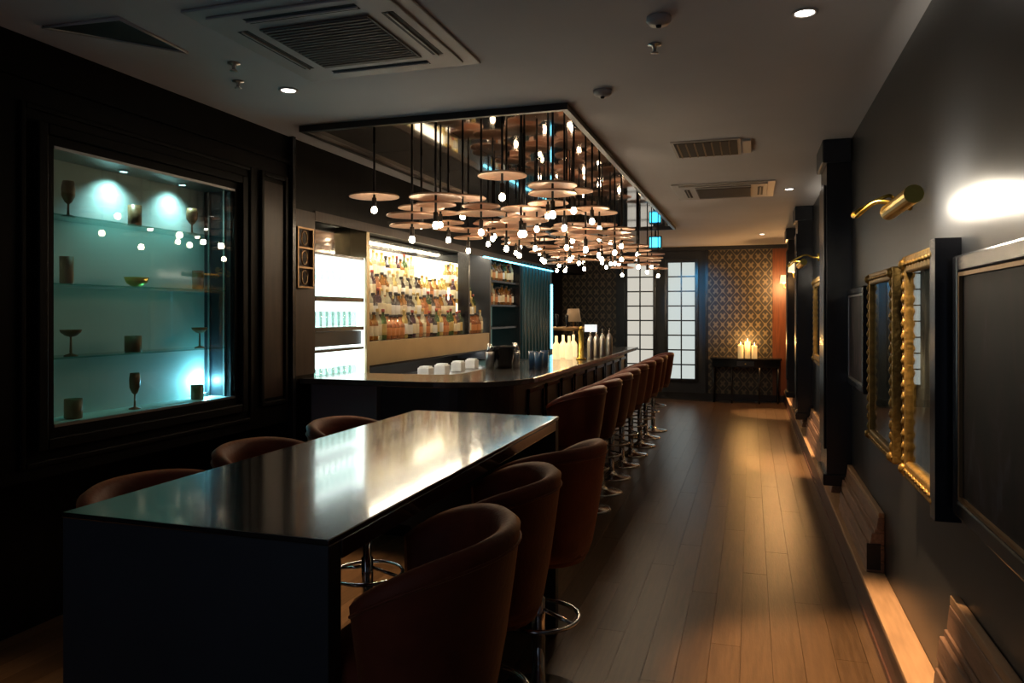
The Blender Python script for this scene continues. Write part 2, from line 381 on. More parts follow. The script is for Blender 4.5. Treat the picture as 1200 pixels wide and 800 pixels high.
# ------------------------------------------------------------------ stools
def make_stool(name, label, group, m, rim=1.03, low=.60, R=.265):
    t = thing(name, label, 'bar stool', group=group)
    # faces -X (local); shell opens toward -X
    n = 28; A = math.radians(112)
    def sh(a, v, off):
        # v 0 bottom .. 1 rim
        rr = (R-.075) + .075*(v**.7) + off
        top = rim - .11*(abs(a)/A)**3
        return ((rr*1.0)*math.cos(a)*.96, rr*math.sin(a)*1.04, low + (top-low)*v)
    b = MB(); levels = [0, .12, .4, .7, .92, 1.0]
    prof = [(v, 0) for v in levels] + [(1.035, -.022)] + [(1.0, -.05), (.9, -.055), (.5, -.05), (.2, -.05)]
    P = len(prof)
    for i in range(n+1):
        a = -A + 2*A*i/n
        for v, off in prof: b.v.append(sh(a, v, off))
    for i in range(n):
        for p in range(P-1):
            b.face([i*P+p, (i+1)*P+p, (i+1)*P+p+1, i*P+p+1], 0, True)
        b.face([i*P+P-1, (i+1)*P+P-1, (i+1)*P, i*P], 0, True)
    b.face(list(range(P)), 0); b.face([n*P+p for p in range(P)][::-1], 0)
    o = b.build('backrest', m, t); fixnormals(o)
    # piping line along the rim
    MB().tube([sh(-A+2*A*i/n, .93, .003) for i in range(n+1)], .004, 5).build('piping', m, o)
    MB().lathe([(.05,low-.03),(R-.09,low-.02),(R-.075,low+.02),(R-.08,low+.06)], 24).build('seat_pan', m, t)
    MB().lathe([(.12,low+.055),(R-.075,low+.07),(R-.06,low+.115),(R-.075,low+.15),(R-.12,low+.165),(.03,low+.17)], 24, c=(-.015,0,0)).build('seat', m, t)
    px = -.02
    MB().lathe([(.185,0),(.185,.008),(.17,.016),(.06,.028),(.035,.05),(.03,.06)], 28, c=(px,0,0)).build('base', M_chrome, t)
    MB().lathe([(.028,.05),(.028,.40),(.020,.41),(.020,low-.02)], 16, c=(px,0,0)).build('post', M_chrome, t)
    fr = MB().tube([(px+.165*math.cos(2*PI*i/24), .165*math.sin(2*PI*i/24), .33) for i in range(24)], .009, 8, closed=True)
    fr.tube([(px-.16,0,.33),(px-.02,0,.36)], .008, 6).tube([(px+.16,0,.33),(px+.02,0,.36)], .008, 6)
    fr.build('footrest', M_chrome, t)
    MB().tube([(px-.01,.0,low-.04),(px-.02,.15,low-.05),(px-.02,.20,low-.06)], .005, 6).build('height_lever', M_chrome, t)
    return t
TG = 'rust stools at the high table'
st0 = make_stool('bar_stool', 'x', TG, M_velvet)
spots = [(-.785, 1.70, .22, 'rust velvet tub stool on the picture wall side of the table, farthest from bar'),
         (-.83, 2.30, .15, 'rust velvet tub stool on the picture wall side of the table, middle of three'),
         (-.80, 2.92, -.30, 'rust velvet tub stool on the picture wall side of the table, closest to the bar'),
         (-1.63, 1.84, PI-.1, 'rust velvet tub stool on the display case side of the table, farthest from bar'),
         (-1.72, 2.50, PI+.05, 'rust velvet tub stool on the display case side of the table, middle of three'),
         (-1.74, 3.16, PI, 'rust velvet tub stool on the display case side of the table, closest to the bar')]
for i, (x, y, rz, lab) in enumerate(spots):
    s_ = st0 if i == 0 else copy_tree(st0)
    s_.location = (x, y, 0); s_.rotation_euler = (0,0,rz); s_['label'] = lab
bs0 = make_stool('bar_stool', 'oxblood leather tub bar stool in the row along the bar counter', 'oxblood stools along the bar', M_leather, rim=1.02)
NB = 9
ORD = ['first', 'second', 'third', 'fourth', 'fifth', 'sixth', 'seventh', 'eighth', 'last']
for i in range(NB):
    s_ = bs0 if i == 0 else copy_tree(bs0)
    s_.location = (-1.22 + random.uniform(-.02,.02), 5.25 + .60*i, 0); s_.rotation_euler = (0,0,random.uniform(-.15,.15))
    s_['label'] = 'oxblood leather tub stool at the bar counter, %s counting from the high table' % ORD[i]

# ------------------------------------------------------------------ bar counter
bc = thing('bar_counter', 'long dark bar counter with polished stone top and rounded corner', 'bar counter', (0,0,0))
BX, BY0, BY1 = -1.44, 4.52, 10.1
def Lpoly(off, wdt=.62, rad=.62):
    # outer offset inward by off; inner edge at wdt
    xo, yo = BX-off, BY0+off; R = rad-off; pts = [(XL+.002 if off < .3 else XL, yo)]
    n = 12
    cxx, cyy = xo-R, yo+R
    for i in range(n+1):
        a = -PI/2 + (PI/2)*i/n; pts.append((cxx+R*math.cos(a), cyy+R*math.sin(a)))
    pts.append((xo, BY1-off)); pts.append((BX-wdt, BY1-off))
    r2 = .18; xi, yi = BX-wdt, BY0+.56
    for i in range(7):
        a = 0 - (PI/2)*i/6; pts.append((xi-r2+r2*math.cos(a), yi+r2+r2*math.sin(a)))
    pts.append((XL+.002, yi)); return pts
top = MB().prism(Lpoly(0), 1.06, 1.10).build('counter_top', M_stone, bc, bevel=.006); fixnormals(top)
bd = MB().prism(Lpoly(.16), .10, 1.06, smooth=False).build('counter_body', M_navy, bc); fixnormals(bd)
kp = MB().prism(Lpoly(.22), 0, .10).build('kick_plinth', M_black, bc); fixnormals(kp)
xg0 = XL+.03; xg1 = onY(443, 450, BY0+.12).x
MB().box(xg0, xg1, BY0+.10, BY0+.17, .10, 1.06).build('hatch_door', mat('slate_blue_panel', (.12,.135,.165), .42), bc, bevel=.004)
nP = 9
for i in range(nP):
    ya = 5.40 + i*.52
    p = MB(); p.box(BX-.162, BX-.145, ya, ya+.03, .2, .98).box(BX-.162, BX-.145, ya+.43, ya+.46, .2, .98).box(BX-.162, BX-.145, ya, ya+.46, .95, .98).box(BX-.162, BX-.145, ya, ya+.46, .2, .23)
    p.build('front_panel', M_black, bc)
MB().tube([(-2.9, BY0-.0, .22), (-2.1, BY0-.0, .22)] + [(BX-.62+.60*math.cos(-PI/2+PI/2*i/8), BY0+.60+.60*math.sin(-PI/2+PI/2*i/8), .22) for i in range(9)] + [(BX-.02, BY1-.2, .22)], .018, 8).build('foot_rail', M_bronze, bc)

# ------------------------------------------------------------------ back bar
g1 = thing('glassware_cabinet', 'brightly backlit white glassware shelving beside the timber pier', 'shelving', (0,0,0))
ya, yb_ = PY1+.005, onX(431, 367, XL).y
XK = XB+.01
XG1 = XL-.15
MB().box(XG1-.02, XG1, ya, yb_, 1.02, 2.0).build('backlight_panel', M_cool, g1)
MB().box(XG1, XL-.02, yb_-.035, yb_-.02, 1.02, 2.0).build('end_light_panel', M_cool, g1)
MB().box(XG1-.02, XG1, ya, yb_, 2.0, 2.26).build('mirror_panel', M_mirror, g1)
MB().box(XK, XG1-.02, ya, yb_, 1.0, 2.26).build('carcass', M_black, g1)
for z, th in ((1.02,.03),(1.28,.02),(1.445,.03),(1.675,.035),(2.0,.02)):
    MB().box(XG1, XL-.015, ya, yb_-.036, z-th, z).build('shelf', M_black, g1)
MB().box(XG1, XL-.04, ya+.01, yb_-.036, 1.30, 1.41).build('drawer_band', M_navy, g1)
MB().box(XG1, XL, yb_-.02, yb_+.03, 1.0, 2.26).build('side_panel', M_goldpanel, g1)
# glassware
wg = MB().lathe([(.032,0),(.032,.004),(.005,.010),(.004,.075),(.020,.095),(.036,.13),(.036,.165),(.030,.20)], 12).mesh('wine_glass', M_drink)
tg = MB().lathe([(.030,0),(.034,.12),(.031,.12),(.028,.01),(.0,.008)], 12).mesh('tumbler', M_drink)
for r_, (z, me, nm, lab, sx) in enumerate(((1.675, wg, 'wine_glass', 'clear stemmed wine glass on the upper backlit glassware shelf', .0),
                             (1.445, tg, 'tumbler_glass', 'clear straight tumbler on the middle backlit glassware shelf', .0),
                             (1.02, tg, 'tumbler_glass', 'clear straight tumbler on the lowest backlit glassware shelf', .0))):
    for rowx in (XL-.065,):
        for i in range(8):
            o = inst(nm, me, (rowx, ya+.06+i*.085, z)); tag(o, lab, 'glass', 'glassware on the backlit shelves')
g2 = thing('bottle_display', 'wide backlit bottle display with stepped shelves behind the bar', 'shelving', (0,0,0))
ya, yb_ = onX(433, 367, XL).y, onX(574, 367, XL).y
MB().box(XK, XK+.02, ya, yb_, 1.12, 2.15).build('backlight_panel', M_warm, g2)
MB().box(XK, XK+.02, ya, yb_, 2.15, 2.26).build('mirror_panel', M_mirror, g2)
MB().box(XL-.03, XL-.005, ya, yb_, 1.12, 1.315).build('fascia', M_goldpanel, g2)
TIER = (1.32, 1.50, 1.68, 1.86)
for k, z in enumerate(TIER):
    MB().box(XK+.02, XL-.03-.09*k, ya, yb_, z-(.025 if k == 0 else .012), z).build('shelf', M_black if k == 0 else M_goldpanel, g2)
MB().box(XL-.13, XL-.09, ya, yb_, 2.258, 2.268).build('downlight_strip', emitmat('warm_strip', (1,.86,.62), 60), g2)
MB().box(XL-.16, XL-.12, ya, yb_, 1.092, 1.0995).build('added_undershelf_strip', emitmat('under_strip', (1,.93,.8), 14), g2)  # glowing strip added to brighten the worktop and white boxes
YD = onX(551, 367, XL).y
MB().box(XL-.14, XL-.01, YD-.02, YD+.02, 1.32, 2.26).build('divider', M_black, g2)
MB().box(XK, XL, yb_, yb_+.05, 1.0, 2.26).build('side_panel', M_navy, g2)
MB().box(XK, XL-.02, ya, yb_, 1.10, 1.12).build('bottom_board', M_black, g2)
g3 = thing('corner_shelving', 'narrow teal tinted bottle shelving between bottle display and teal column', 'shelving', (0,0,0))
yc, yd = yb_+.055, onX(609, 367, XL).y
MB().box(XK, XK+.02, yc, yd, 1.0, 2.26).build('back_panel', M_green, g3)
for z in (1.38, 1.66, 1.96): MB().box(XK+.02, XL-.03, yc, yd, z-.025, z).build('shelf', M_black, g3)
MB().box(XK, XL, yd, yd+.05, 1.0, 2.26).build('side_panel', M_black, g3)
# back counter under the displays
bk = thing('back_counter', 'dark back counter with steel worktop under the bottle displays', 'counter', (0,0,0))
MB().box(XB+.005, -2.86, 5.15, yd+.05, .10, .90).build('cabinet_body', M_black, bk)
MB().box(XB+.005, -2.83, 5.15, yd+.05, .90, .93).build('worktop', M_steel, bk)
MB().box(XB+.005, -2.92, 5.15, yd+.05, 0, .10).build('plinth', M_black, bk)
for i in range(6):
    d_ = MB().box(-2.86, -2.842, 5.15+.1+i*.68, 5.15+.1+i*.68+.64, .14, .86).build('door', M_navy, bk)
    MB().tube([(-2.825, 5.15+.16+i*.68, .55), (-2.825, 5.15+.16+i*.68, .75)], .006, 6).build('handle', M_chrome, d_)
# bottles: root mesh is the glass body, label and stopper are children
def bottle_kind(hgt, r, body, lab, cap, neck=.35, shoulder=.6):
    me = MB().lathe([(r*.9,0),(r,.01),(r,hgt*shoulder),(r*.85,hgt*(shoulder+.07)),(r*neck,hgt*(shoulder+.18)),(r*neck,hgt*.93)], 12).mesh('bottle', body)
    lm = MB().lathe([(r*1.02,hgt*.15),(r*1.03,hgt*.16),(r*1.03,hgt*(shoulder-.10)),(r*1.02,hgt*(shoulder-.09))], 12).mesh('bottle_label', lab)
    cm = MB().lathe([(r*neck*1.2,hgt*.90),(r*neck*1.25,hgt*.99),(r*neck*.8,hgt)], 8).mesh('stopper', cap)
    return me, lm, cm
def bm(name, col, rough=.12, emit=0): return mat(name, col, rough, spec=.7, emit=col if emit else None, es=emit)
CR = bm('cream_paper', (.80,.70,.48), .6); WH = bm('white_paper', (.82,.80,.74), .6); RD = bm('red_paper', (.35,.05,.03), .5); BK = bm('black_paper', (.03,.03,.03), .5)
OR = bm('orange_paper', (.62,.24,.07), .5); GY = bm('gold_foil', (.6,.42,.14), .35)
CL = bottleglass('pale_glass', (.62,.58,.42)); AM = bottleglass('amber_glass', (.40,.18,.04)); GR = bottleglass('green_glass', (.10,.16,.06)); DK = bm('dark_glass', (.03,.02,.015)); YL = bottleglass('straw_glass', (.70,.56,.22)); PU = bottleglass('plum_glass', (.12,.06,.08))
BRN = bottleglass('copper_glass', (.50,.22,.10))
KIND = [(bottle_kind(.27,.036,CL,CR,GY), 'pale glass bottle with cream label'), (bottle_kind(.25,.040,AM,CR,BK), 'amber bottle with cream label'),
        (bottle_kind(.28,.034,GR,GY,RD), 'green glass bottle with gold label'), (bottle_kind(.24,.042,DK,WH,BK), 'dark glass bottle with white label'),
        (bottle_kind(.26,.037,YL,WH,GY), 'straw coloured bottle with white label'), (bottle_kind(.23,.043,BRN,OR,BK,.4,.55), 'squat copper coloured bottle with orange label'),
        (bottle_kind(.27,.035,PU,CR,RD), 'plum coloured bottle with cream label')]
TN = ['lowest', 'second', 'third', 'top']
def put_bottle(k, loc, where, group, sc_=1.0):
    (me, lm, cm), lab = KIND[k]
    o = inst('bottle', me, loc); tag(o, lab + ' ' + where, 'bottle', group)
    o.rotation_euler = (0,0,random.uniform(0,6)); o.scale = (sc_,sc_,sc_*random.uniform(.92,1.04))
    inst('paper_label', lm, (0,0,0), o); inst('stopper', cm, (0,0,0), o)
wts = [[2,3,2,2,1,5,1], [4,3,2,2,4,3,2], [6,3,1,1,5,2,2], [8,2,1,1,7,1,1]]
for t, z in enumerate(TIER):
    for row in range(1):
        xr = XL-.078-.09*t
        y = ya + .05 + row*.045
        while y < yb_-.05:
            if abs(y-YD) > .07 and not (t == 3 and y > YD-.75 and y < YD):
                put_bottle(random.choices(range(7), wts[t])[0], (xr+random.uniform(-.008,.008), y, z), 'on the %s step of the backlit display' % TN[t], 'bottles in the wide backlit display')
            y += random.uniform(.079, .086)
for t, z in enumerate((1.66, 1.96)):
    y = yc + .06
    while y < yd-.05:
        put_bottle(random.choices(range(7), [2,3,1,2,1,4,1])[0], (XL-.11, y, z), 'on the %s teal tinted corner shelf' % ['lower','upper'][t], 'bottles on the corner shelving')
        y += .095
# teal column beyond the shelving, with an LED strip on its far edge
ty0, ty1 = yd+.06, onX(645, 367, XL).y
tc = thing('teal_column', 'painted teal-lit column with a glowing vertical light strip at the end of the back bar', 'column', (0,0,0))
MB().box(XB+.005, XL+.02, ty0, ty1, 0, 2.26).build('shaft', M_teal, tc)
nfl = 9
for i in range(nfl):
    yy = ty0 + (ty1-ty0-.1)*(i+.5)/nfl
    MB().tube([(XL+.02, yy, .05), (XL+.02, yy, 2.25)], .022, 8).build('fluting', M_teal, tc)
MB().box(XL+.02, XL+.045, ty1-.06, ty1-.03, 1.0, 2.0).build('light_strip', M_ledteal, tc)
tag(MB().box(XL+.021, XL+.045, yb_-.3, ty1, 2.20, 2.214).build('teal_strip_light', M_ledteal), 'horizontal teal light strip under the bulkhead over the corner shelving', 'light strip')

# ------------------------------------------------------------------ canopy with pendants
CX0, CX1, CY0, CY1 = -2.72, -1.03, 4.20, 10.6
cp = thing('mirrored_canopy', 'long smoked mirror ceiling canopy framed in black above the bar', 'canopy', (0,0,H))
nx, ny = 2, 8
for i in range(nx):
    for j in range(ny):
        x0 = CX0+(CX1-CX0)*i/nx; x1 = CX0+(CX1-CX0)*(i+1)/nx; y0 = CY0+(CY1-CY0)*j/ny; y1 = CY0+(CY1-CY0)*(j+1)/ny
        MB().box(x0+.002, x1-.002, y0+.002, y1-.002, -.012, -.001).build('mirror_panel', M_cmirror, cp)
fw = .035
MB().box(CX0-fw, CX0, CY0-fw, CY1+fw, -.04, -.001).build('frame_bar', M_canopyframe, cp)
MB().box(CX1, CX1+fw, CY0-fw, CY1+fw, -.04, -.001).build('frame_bar', M_canopyframe, cp)
MB().box(CX0, CX1, CY0-fw, CY0, -.04, -.001).build('frame_bar', M_canopyframe, cp)
MB().box(CX0, CX1, CY1, CY1+fw, -.04, -.001).build('frame_bar', M_canopyframe, cp)
def rodme(L): return MB().tube([(0,0,0),(0,0,L)], .008, 6).mesh('rod', M_rod)
disc_me = [MB().lathe([(.012,.03),(.02,.028),(r*.96,.010),(r,.004),(r,-.002),(r*.97,0),(.02,.016)], 24).mesh('disc_shade', M_copper) for r in (.155,.135,.175)]
sock_me = MB().lathe([(.013,.035),(.016,.03),(.016,-.025),(.014,-.03)], 10).mesh('socket', M_rod)
bulb_me = MB().lathe([(.009,.0),(.017,-.010),(.0205,-.024),(.017,-.038),(.006,-.046)], 12).mesh('bulb', M_bulb)
def pendant(x, y, zb, disc, dz):
    p = thing('pendant_lamp', 'copper disc pendant lamp with glowing bulb hanging from the mirrored canopy', 'pendant lamp', (x, y, zb), group='disc pendants over the bar')
    L = H-.013-zb
    o = inst('rod', ROD, (0,0,0), p, scale=(1,1,L))
    inst('disc_shade', disc_me[disc], (0,0,dz), p)
    inst('socket', sock_me, (0,0,.0), p); inst('bulb', bulb_me, (0,0,-.03), p)
    return p
ROD = rodme(1.0)
pend = []; discs = []; DR = (.155, .135, .175)
prng = random.Random(21)
tries = 0
while len(pend) < 68 and tries < 40000:
    tries += 1
    x = prng.uniform(CX0+.2, CX1-.12); y = CY0+.22 + (CY1-CY0-.45)*prng.random()**1.12
    zb = prng.choice((2.12, 2.17, 2.22, 2.27, 2.32)) + prng.uniform(-.012, .012); dz = prng.choice((.04, .06, .08))
    mine = [(prng.randrange(3), dz)]
    if zb + dz < 2.32 and prng.random() < .85: mine.append((prng.randrange(3), dz+prng.choice((.05, .07))))
    ok = all(math.hypot(x-u, y-v) > .21 for u, v in pend)
    for k_, d_z in mine:
        for (u, v, zz, rr) in discs:
            if abs(zb+d_z-zz) < .036 and math.hypot(x-u, y-v) < rr+DR[k_]+.006: ok = False
    if not ok: continue
    pend.append((x, y)); p_ = pendant(x, y, zb, mine[0][0], dz)
    for k_, d_z in mine: discs.append((x, y, zb+d_z, DR[k_]))
    if len(mine) > 1: inst('disc_shade', disc_me[mine[1][0]], (0,0,mine[1][1]), p_); p_['label'] = 'pendant lamp with two stacked copper discs and glowing bulb under the mirrored canopy'
    else: p_['label'] = 'pendant lamp with one copper disc and glowing bulb under the mirrored canopy'
# ------------------------------------------------------------------ display case in the left wall
dc = thing('display_case', 'teal lit glass fronted display case set in the dark timber wall', 'display case', (0,0,0))
XC = XL-.225
MB().box(XC, XC+.012, CAB_Y0+.001, CAB_Y1-.001, CAB_Z0+.001, CAB_Z1-.001).build('back_panel', M_tealback, dc)
MB().box(XC+.012, XL-.02, CAB_Y0+.001, CAB_Y0+.012, CAB_Z0+.001, CAB_Z1-.001).build('side_panel', M_tealback, dc)
MB().box(XC+.012, XL-.02, CAB_Y1-.012, CAB_Y1-.001, CAB_Z0+.001, CAB_Z1-.001).build('side_panel', M_navy, dc)
MB().box(XC+.012, XL-.012, CAB_Y0+.012, CAB_Y1-.012, CAB_Z0+.001, CAB_Z0+.012).build('bottom_panel', M_tealback, dc)
MB().box(XC+.012, XL-.012, CAB_Y0+.012, CAB_Y1-.012, CAB_Z1-.012, CAB_Z1-.001).build('top_panel', M_steel, dc)
SH = [onX(65, 252, XL-.1).z, onX(65, 332, XL-.1).z, onX(65, 418, XL-.1).z]
for z in SH: MB().box(XC+.014, XL-.035, CAB_Y0+.013, CAB_Y1-.03, z-.008, z).build('glass_shelf', M_shelfglass, dc)
for xx in (XL-.06, XL-.17): MB().box(xx-.006, xx+.006, CAB_Y1-.026, CAB_Y1-.013, CAB_Z0+.012, CAB_Z1-.012).build('support_post', M_steel, dc)
ym = onX(178, 367, XL).y
for a, b_ in ((CAB_Y0+.002, ym-.0015), (ym+.0015, CAB_Y1-.002)):
    MB().box(XL-.014, XL-.008, a, b_, CAB_Z0+.014, CAB_Z1-.014).build('glass_door', M_pane_glass, dc)
MB().box(XL-.018, XL+.004, CAB_Y0+.001, CAB_Y1-.001, CAB_Z0+.001, CAB_Z0+.014).build('bottom_rail', M_steel, dc)
MB().box(XL-.018, XL+.004, CAB_Y0+.001, CAB_Y1-.001, CAB_Z1-.014, CAB_Z1-.001).build('top_rail', M_steel, dc)
for px in (143, 212):
    p = onX(px, 205, XL-.13); y = p.y
    MB().lathe([(.028,0),(.028,-.008),(.022,-.008)], 14, c=(XL-.12, y, CAB_Z1-.0125)).build('spot_ring', M_steel, dc)
    MB().lathe([(.018,0),(.018,-.003)], 12, c=(XL-.12, y, CAB_Z1-.0175)).build('spot_lens', emitmat('cyan_lens', (.55,1,1), 6), dc)
    light('case_spot', 'SPOT', (XL-.12, y, CAB_Z1-.03), 8.5, (.52,.95,.96), spot_size=2.2, spot_blend=1, shadow_soft_size=.02, aim=(-.25,0,-1))
p = onX(236, 455, XC+.03)
MB().lathe([(.02,0),(.02,.02),(.016,.022)], 12, c=(XC+.05, CAB_Y1-.055, CAB_Z0+.012)).build('uplight', M_steel, dc)
light('case_uplight', 'POINT', (XC+.06, CAB_Y1-.07, CAB_Z0+.10), 5.5, (.25,.78,1), shadow_soft_size=.02)
# vessels on the shelves
def vessel(name, prof, Y, z, label, m=M_cup, stem=None):
    if stem:
        t = thing(name, label, 'goblet', (XL-.10, Y, z), group='bronze vessels in the display case')
        MB().lathe(prof, 20).build('bowl', m, t); MB().lathe(stem, 16).build('stem', m, t)
    else:
        t = MB().lathe(prof, 20).build(name, m, None, (XL-.10, Y, z)); tag(t, label, 'cup', 'bronze vessels in the display case')
    return t
def cyl(r, h): return [(r*.9,0),(r,.006),(r,h),(r*.92,h),(r*.88,.012),(.002,.01)]
def gob(r, h, base): return [(.004,base),(r*.55,base+.012),(r*.95,base+(h-base)*.35),(r,base+(h-base)*.7),(r*.82,h),(r*.78,h),(r*.9,base+(h-base)*.6),(.01,base+.03)]
def stm(base, r=.03): return [(r,0),(r,.004),(.006,.012),(.0045,base-.004),(.006,base+.006)]
def coupe(r, h, base): return [(.004,base),(r*.5,base+.006),(r*.9,base+.022),(r,h),(r*.96,h),(.01,base+.012)]
def sy(px): return onX(px, 367, XL-.10).y
S1, S2, S3, S0 = SH[0], SH[1], SH[2], CAB_Z0+.012
vessel('goblet', gob(.030,.17,.06), sy(80), S1, 'tall bronze goblet on the top glass shelf near the case edge', stem=stm(.06))
vessel('tumbler_cup', cyl(.034,.11), sy(158), S1, 'plain bronze tumbler on the top glass shelf between two goblets')
vessel('goblet', gob(.032,.15,.055), sy(225), S1, 'squat bronze goblet on the top glass shelf beside the dark side panel', stem=stm(.055))
vessel('tumbler_cup', cyl(.030,.13), sy(78), S2, 'tall bronze tumbler on the second shelf near the case edge')
vessel('shallow_dish', [(.02,0),(.05,.02),(.062,.05),(.058,.05),(.045,.024),(.004,.012)], sy(160), S2, 'low gold dish in the middle of the second shelf', M_brass)
vessel('tumbler_cup', cyl(.032,.11), sy(232), S2, 'ribbed bronze tumbler on the second shelf beside the cyan glow')
vessel('coupe', coupe(.048,.125,.09), sy(83), S3, 'bronze coupe on the third shelf near the case edge', stem=stm(.09))
vessel('tumbler_cup', cyl(.042,.085), sy(156), S3, 'short wide bronze tumbler in the middle of the third shelf')
vessel('coupe', coupe(.046,.12,.085), sy(234), S3, 'bronze coupe on the third shelf beside the cyan glow', stem=stm(.085))
vessel('candle_cup', cyl(.040,.095), sy(86), S0, 'squat bronze cup with a bright rim on the case floor')
vessel('flute', gob(.028,.19,.075), sy(158), S0, 'tall bronze flute standing on the case floor', stem=stm(.075))
vessel('tumbler_cup', cyl(.036,.085), sy(231), S0, 'bronze tumbler on the case floor in front of the cyan uplight')

# lattice ornament on the pier
po0 = onX(343, 265, XL); po1 = onX(362, 338, XL)
lt = thing('wall_lattice', 'bronze three cell lattice hung on the timber pier beside the bar', 'wall ornament', (XL+.012, po0.y, po1.z))
wy = po1.y-po0.y; hz = po0.z-po1.z
b = MB()
for k in range(2): b.box(0,.03,k*(wy-.012),k*(wy-.012)+.012,0,hz)
b.build('upright', M_bronze, lt)
for k in range(4): MB().box(.001,.029,.012,wy-.012,k*(hz-.012)/3,k*(hz-.012)/3+.012).build('cross_bar', M_bronze, lt)
for k in range(3):
    z0 = k*(hz-.012)/3; MB().tube([(.015, wy*.5+.035*math.cos(q*PI/5), z0+hz/6+.005+.05*math.sin(q*PI/5)) for q in range(10)], .006, 6, closed=True).build('scroll', M_bronze, lt)

# ------------------------------------------------------------------ right wall: pictures
LEAF = MB().lathe([(.002,-.022),(.008,-.012),(.011,.0),(.006,.014),(.002,.022)], 7).mesh('carved_leaf', M_gold)
def picture(name, label, y0, y1, z0, z1, depth, fwid, mf, canvas, ornate=False, inner=None, cat='picture', group=None):
    t = thing(name, label, cat, (XR, (y0+y1)/2, z0), group=group)
    hy = (y1-y0)/2; h = z1-z0; xf = -depth
    b = MB()
    for a0, a1 in ((-hy, -hy+fwid), (hy-fwid, hy)): b.box(xf, -.001, a0, a1, 0, h)
    b.box(xf, -.001, -hy+fwid, hy-fwid, 0, fwid).box(xf, -.001, -hy+fwid, hy-fwid, h-fwid, h)
    fo = b.build('frame', mf, t, bevel=.008)
    if inner:
        q = fwid; b = MB(); e = .012
        b.box(xf+.004, -.01, -hy+q, -hy+q+e, q, h-q).box(xf+.004, -.01, hy-q-e, hy-q, q, h-q).box(xf+.004, -.01, -hy+q+e, hy-q-e, q, q+e).box(xf+.004, -.01, -hy+q+e, hy-q-e, h-q-e, h-q)
        b.build('inner_fillet', inner, t)
    MB().box(-.02, -.012, -hy+fwid*.9, hy-fwid*.9, fwid*.9, h-fwid*.9).build('canvas', canvas, t)
    MB().box(xf+.016, xf+.019, -hy+fwid*.9, hy-fwid*.9, fwid*.9, h-fwid*.9).build('glazing', M_pane_glass, t)
    if ornate:
        nb = int(h/.05)
        for k in range(nb):
            for s in (-1, 1): inst('carved_leaf', LEAF, (xf, s*(hy-fwid*.5), (k+.5)*h/nb), fo)
        nb = int(2*hy/.05)
        for k in range(nb):
            for z in (fwid*.5, h-fwid*.5): inst('carved_leaf', LEAF, (xf, -hy+(k+.5)*2*hy/nb, z), fo, rot=(PI/2,0,0))
        for s in (-1, 1):
            for z in (fwid*.5, h-fwid*.5):
                MB().lathe([(.003,-.024),(.016,-.014),(.020,0),(.016,.014),(.003,.024)], 10, c=(xf-.002, s*(hy-fwid*.5), z)).build('corner_rosette', mf, fo)
    return t
P1 = painting('painting_dusk', (.045,.05,.065), (.020,.012,.014), 3.1); P2 = painting('painting_grey', (.20,.19,.19), (.06,.05,.05), 8.7)
P3 = painting('painting_brown', (.16,.11,.06), (.05,.035,.02), 5.2); P4 = painting('painting_plum', (.10,.06,.06), (.03,.02,.025), 1.3)
def ry(px, X=XR): return onX(px, 367, X).y
picture('framed_painting', 'large dark painting in a black frame with a thin gold inner edge', 1.72, ry(1130), .90, 1.735, .035, .055, M_black, P1, inner=M_bronze)
picture('framed_painting', 'carved gilt framed picture in a deep black box, right under the brass picture light', ry(1124), ry(1057,.60), .875, 1.785, .06, .07, M_gold, P2, True)
y0_ = ry(1124)
bo = MB().box(XR-.078, XR-.0635, y0_-.03, y0_+.045, .86, 1.80).box(XR-.0635, XR, y0_-.03, y0_-.002, .86, 1.80).build('frame_side_board', M_black); tag(bo, 'narrow black upright board between the two nearest picture frames', 'board')
picture('framed_painting', 'carved gilt framed picture between the deeper gilt frame and the small dark print', ry(1047,.62), ry(1018,.62), .86, 1.765, .045, .06, M_gold, P3, True)
picture('framed_print', 'small dark framed print hung beside the black pilaster', ry(1012,.635), ry(993,.635), 1.07, 1.715, .03, .045, M_black, P4, inner=M_steel)
picture('framed_painting', 'gilt framed picture lit by the far picture light between pilasters', 7.0, 8.3, 1.05, 1.90, .05, .09, M_gold, P3, True)
picture('framed_print', 'narrow gilt framed print between the two farther pilasters', 9.9, 10.7, 1.05, 1.85, .04, .06, M_bronze, P4)
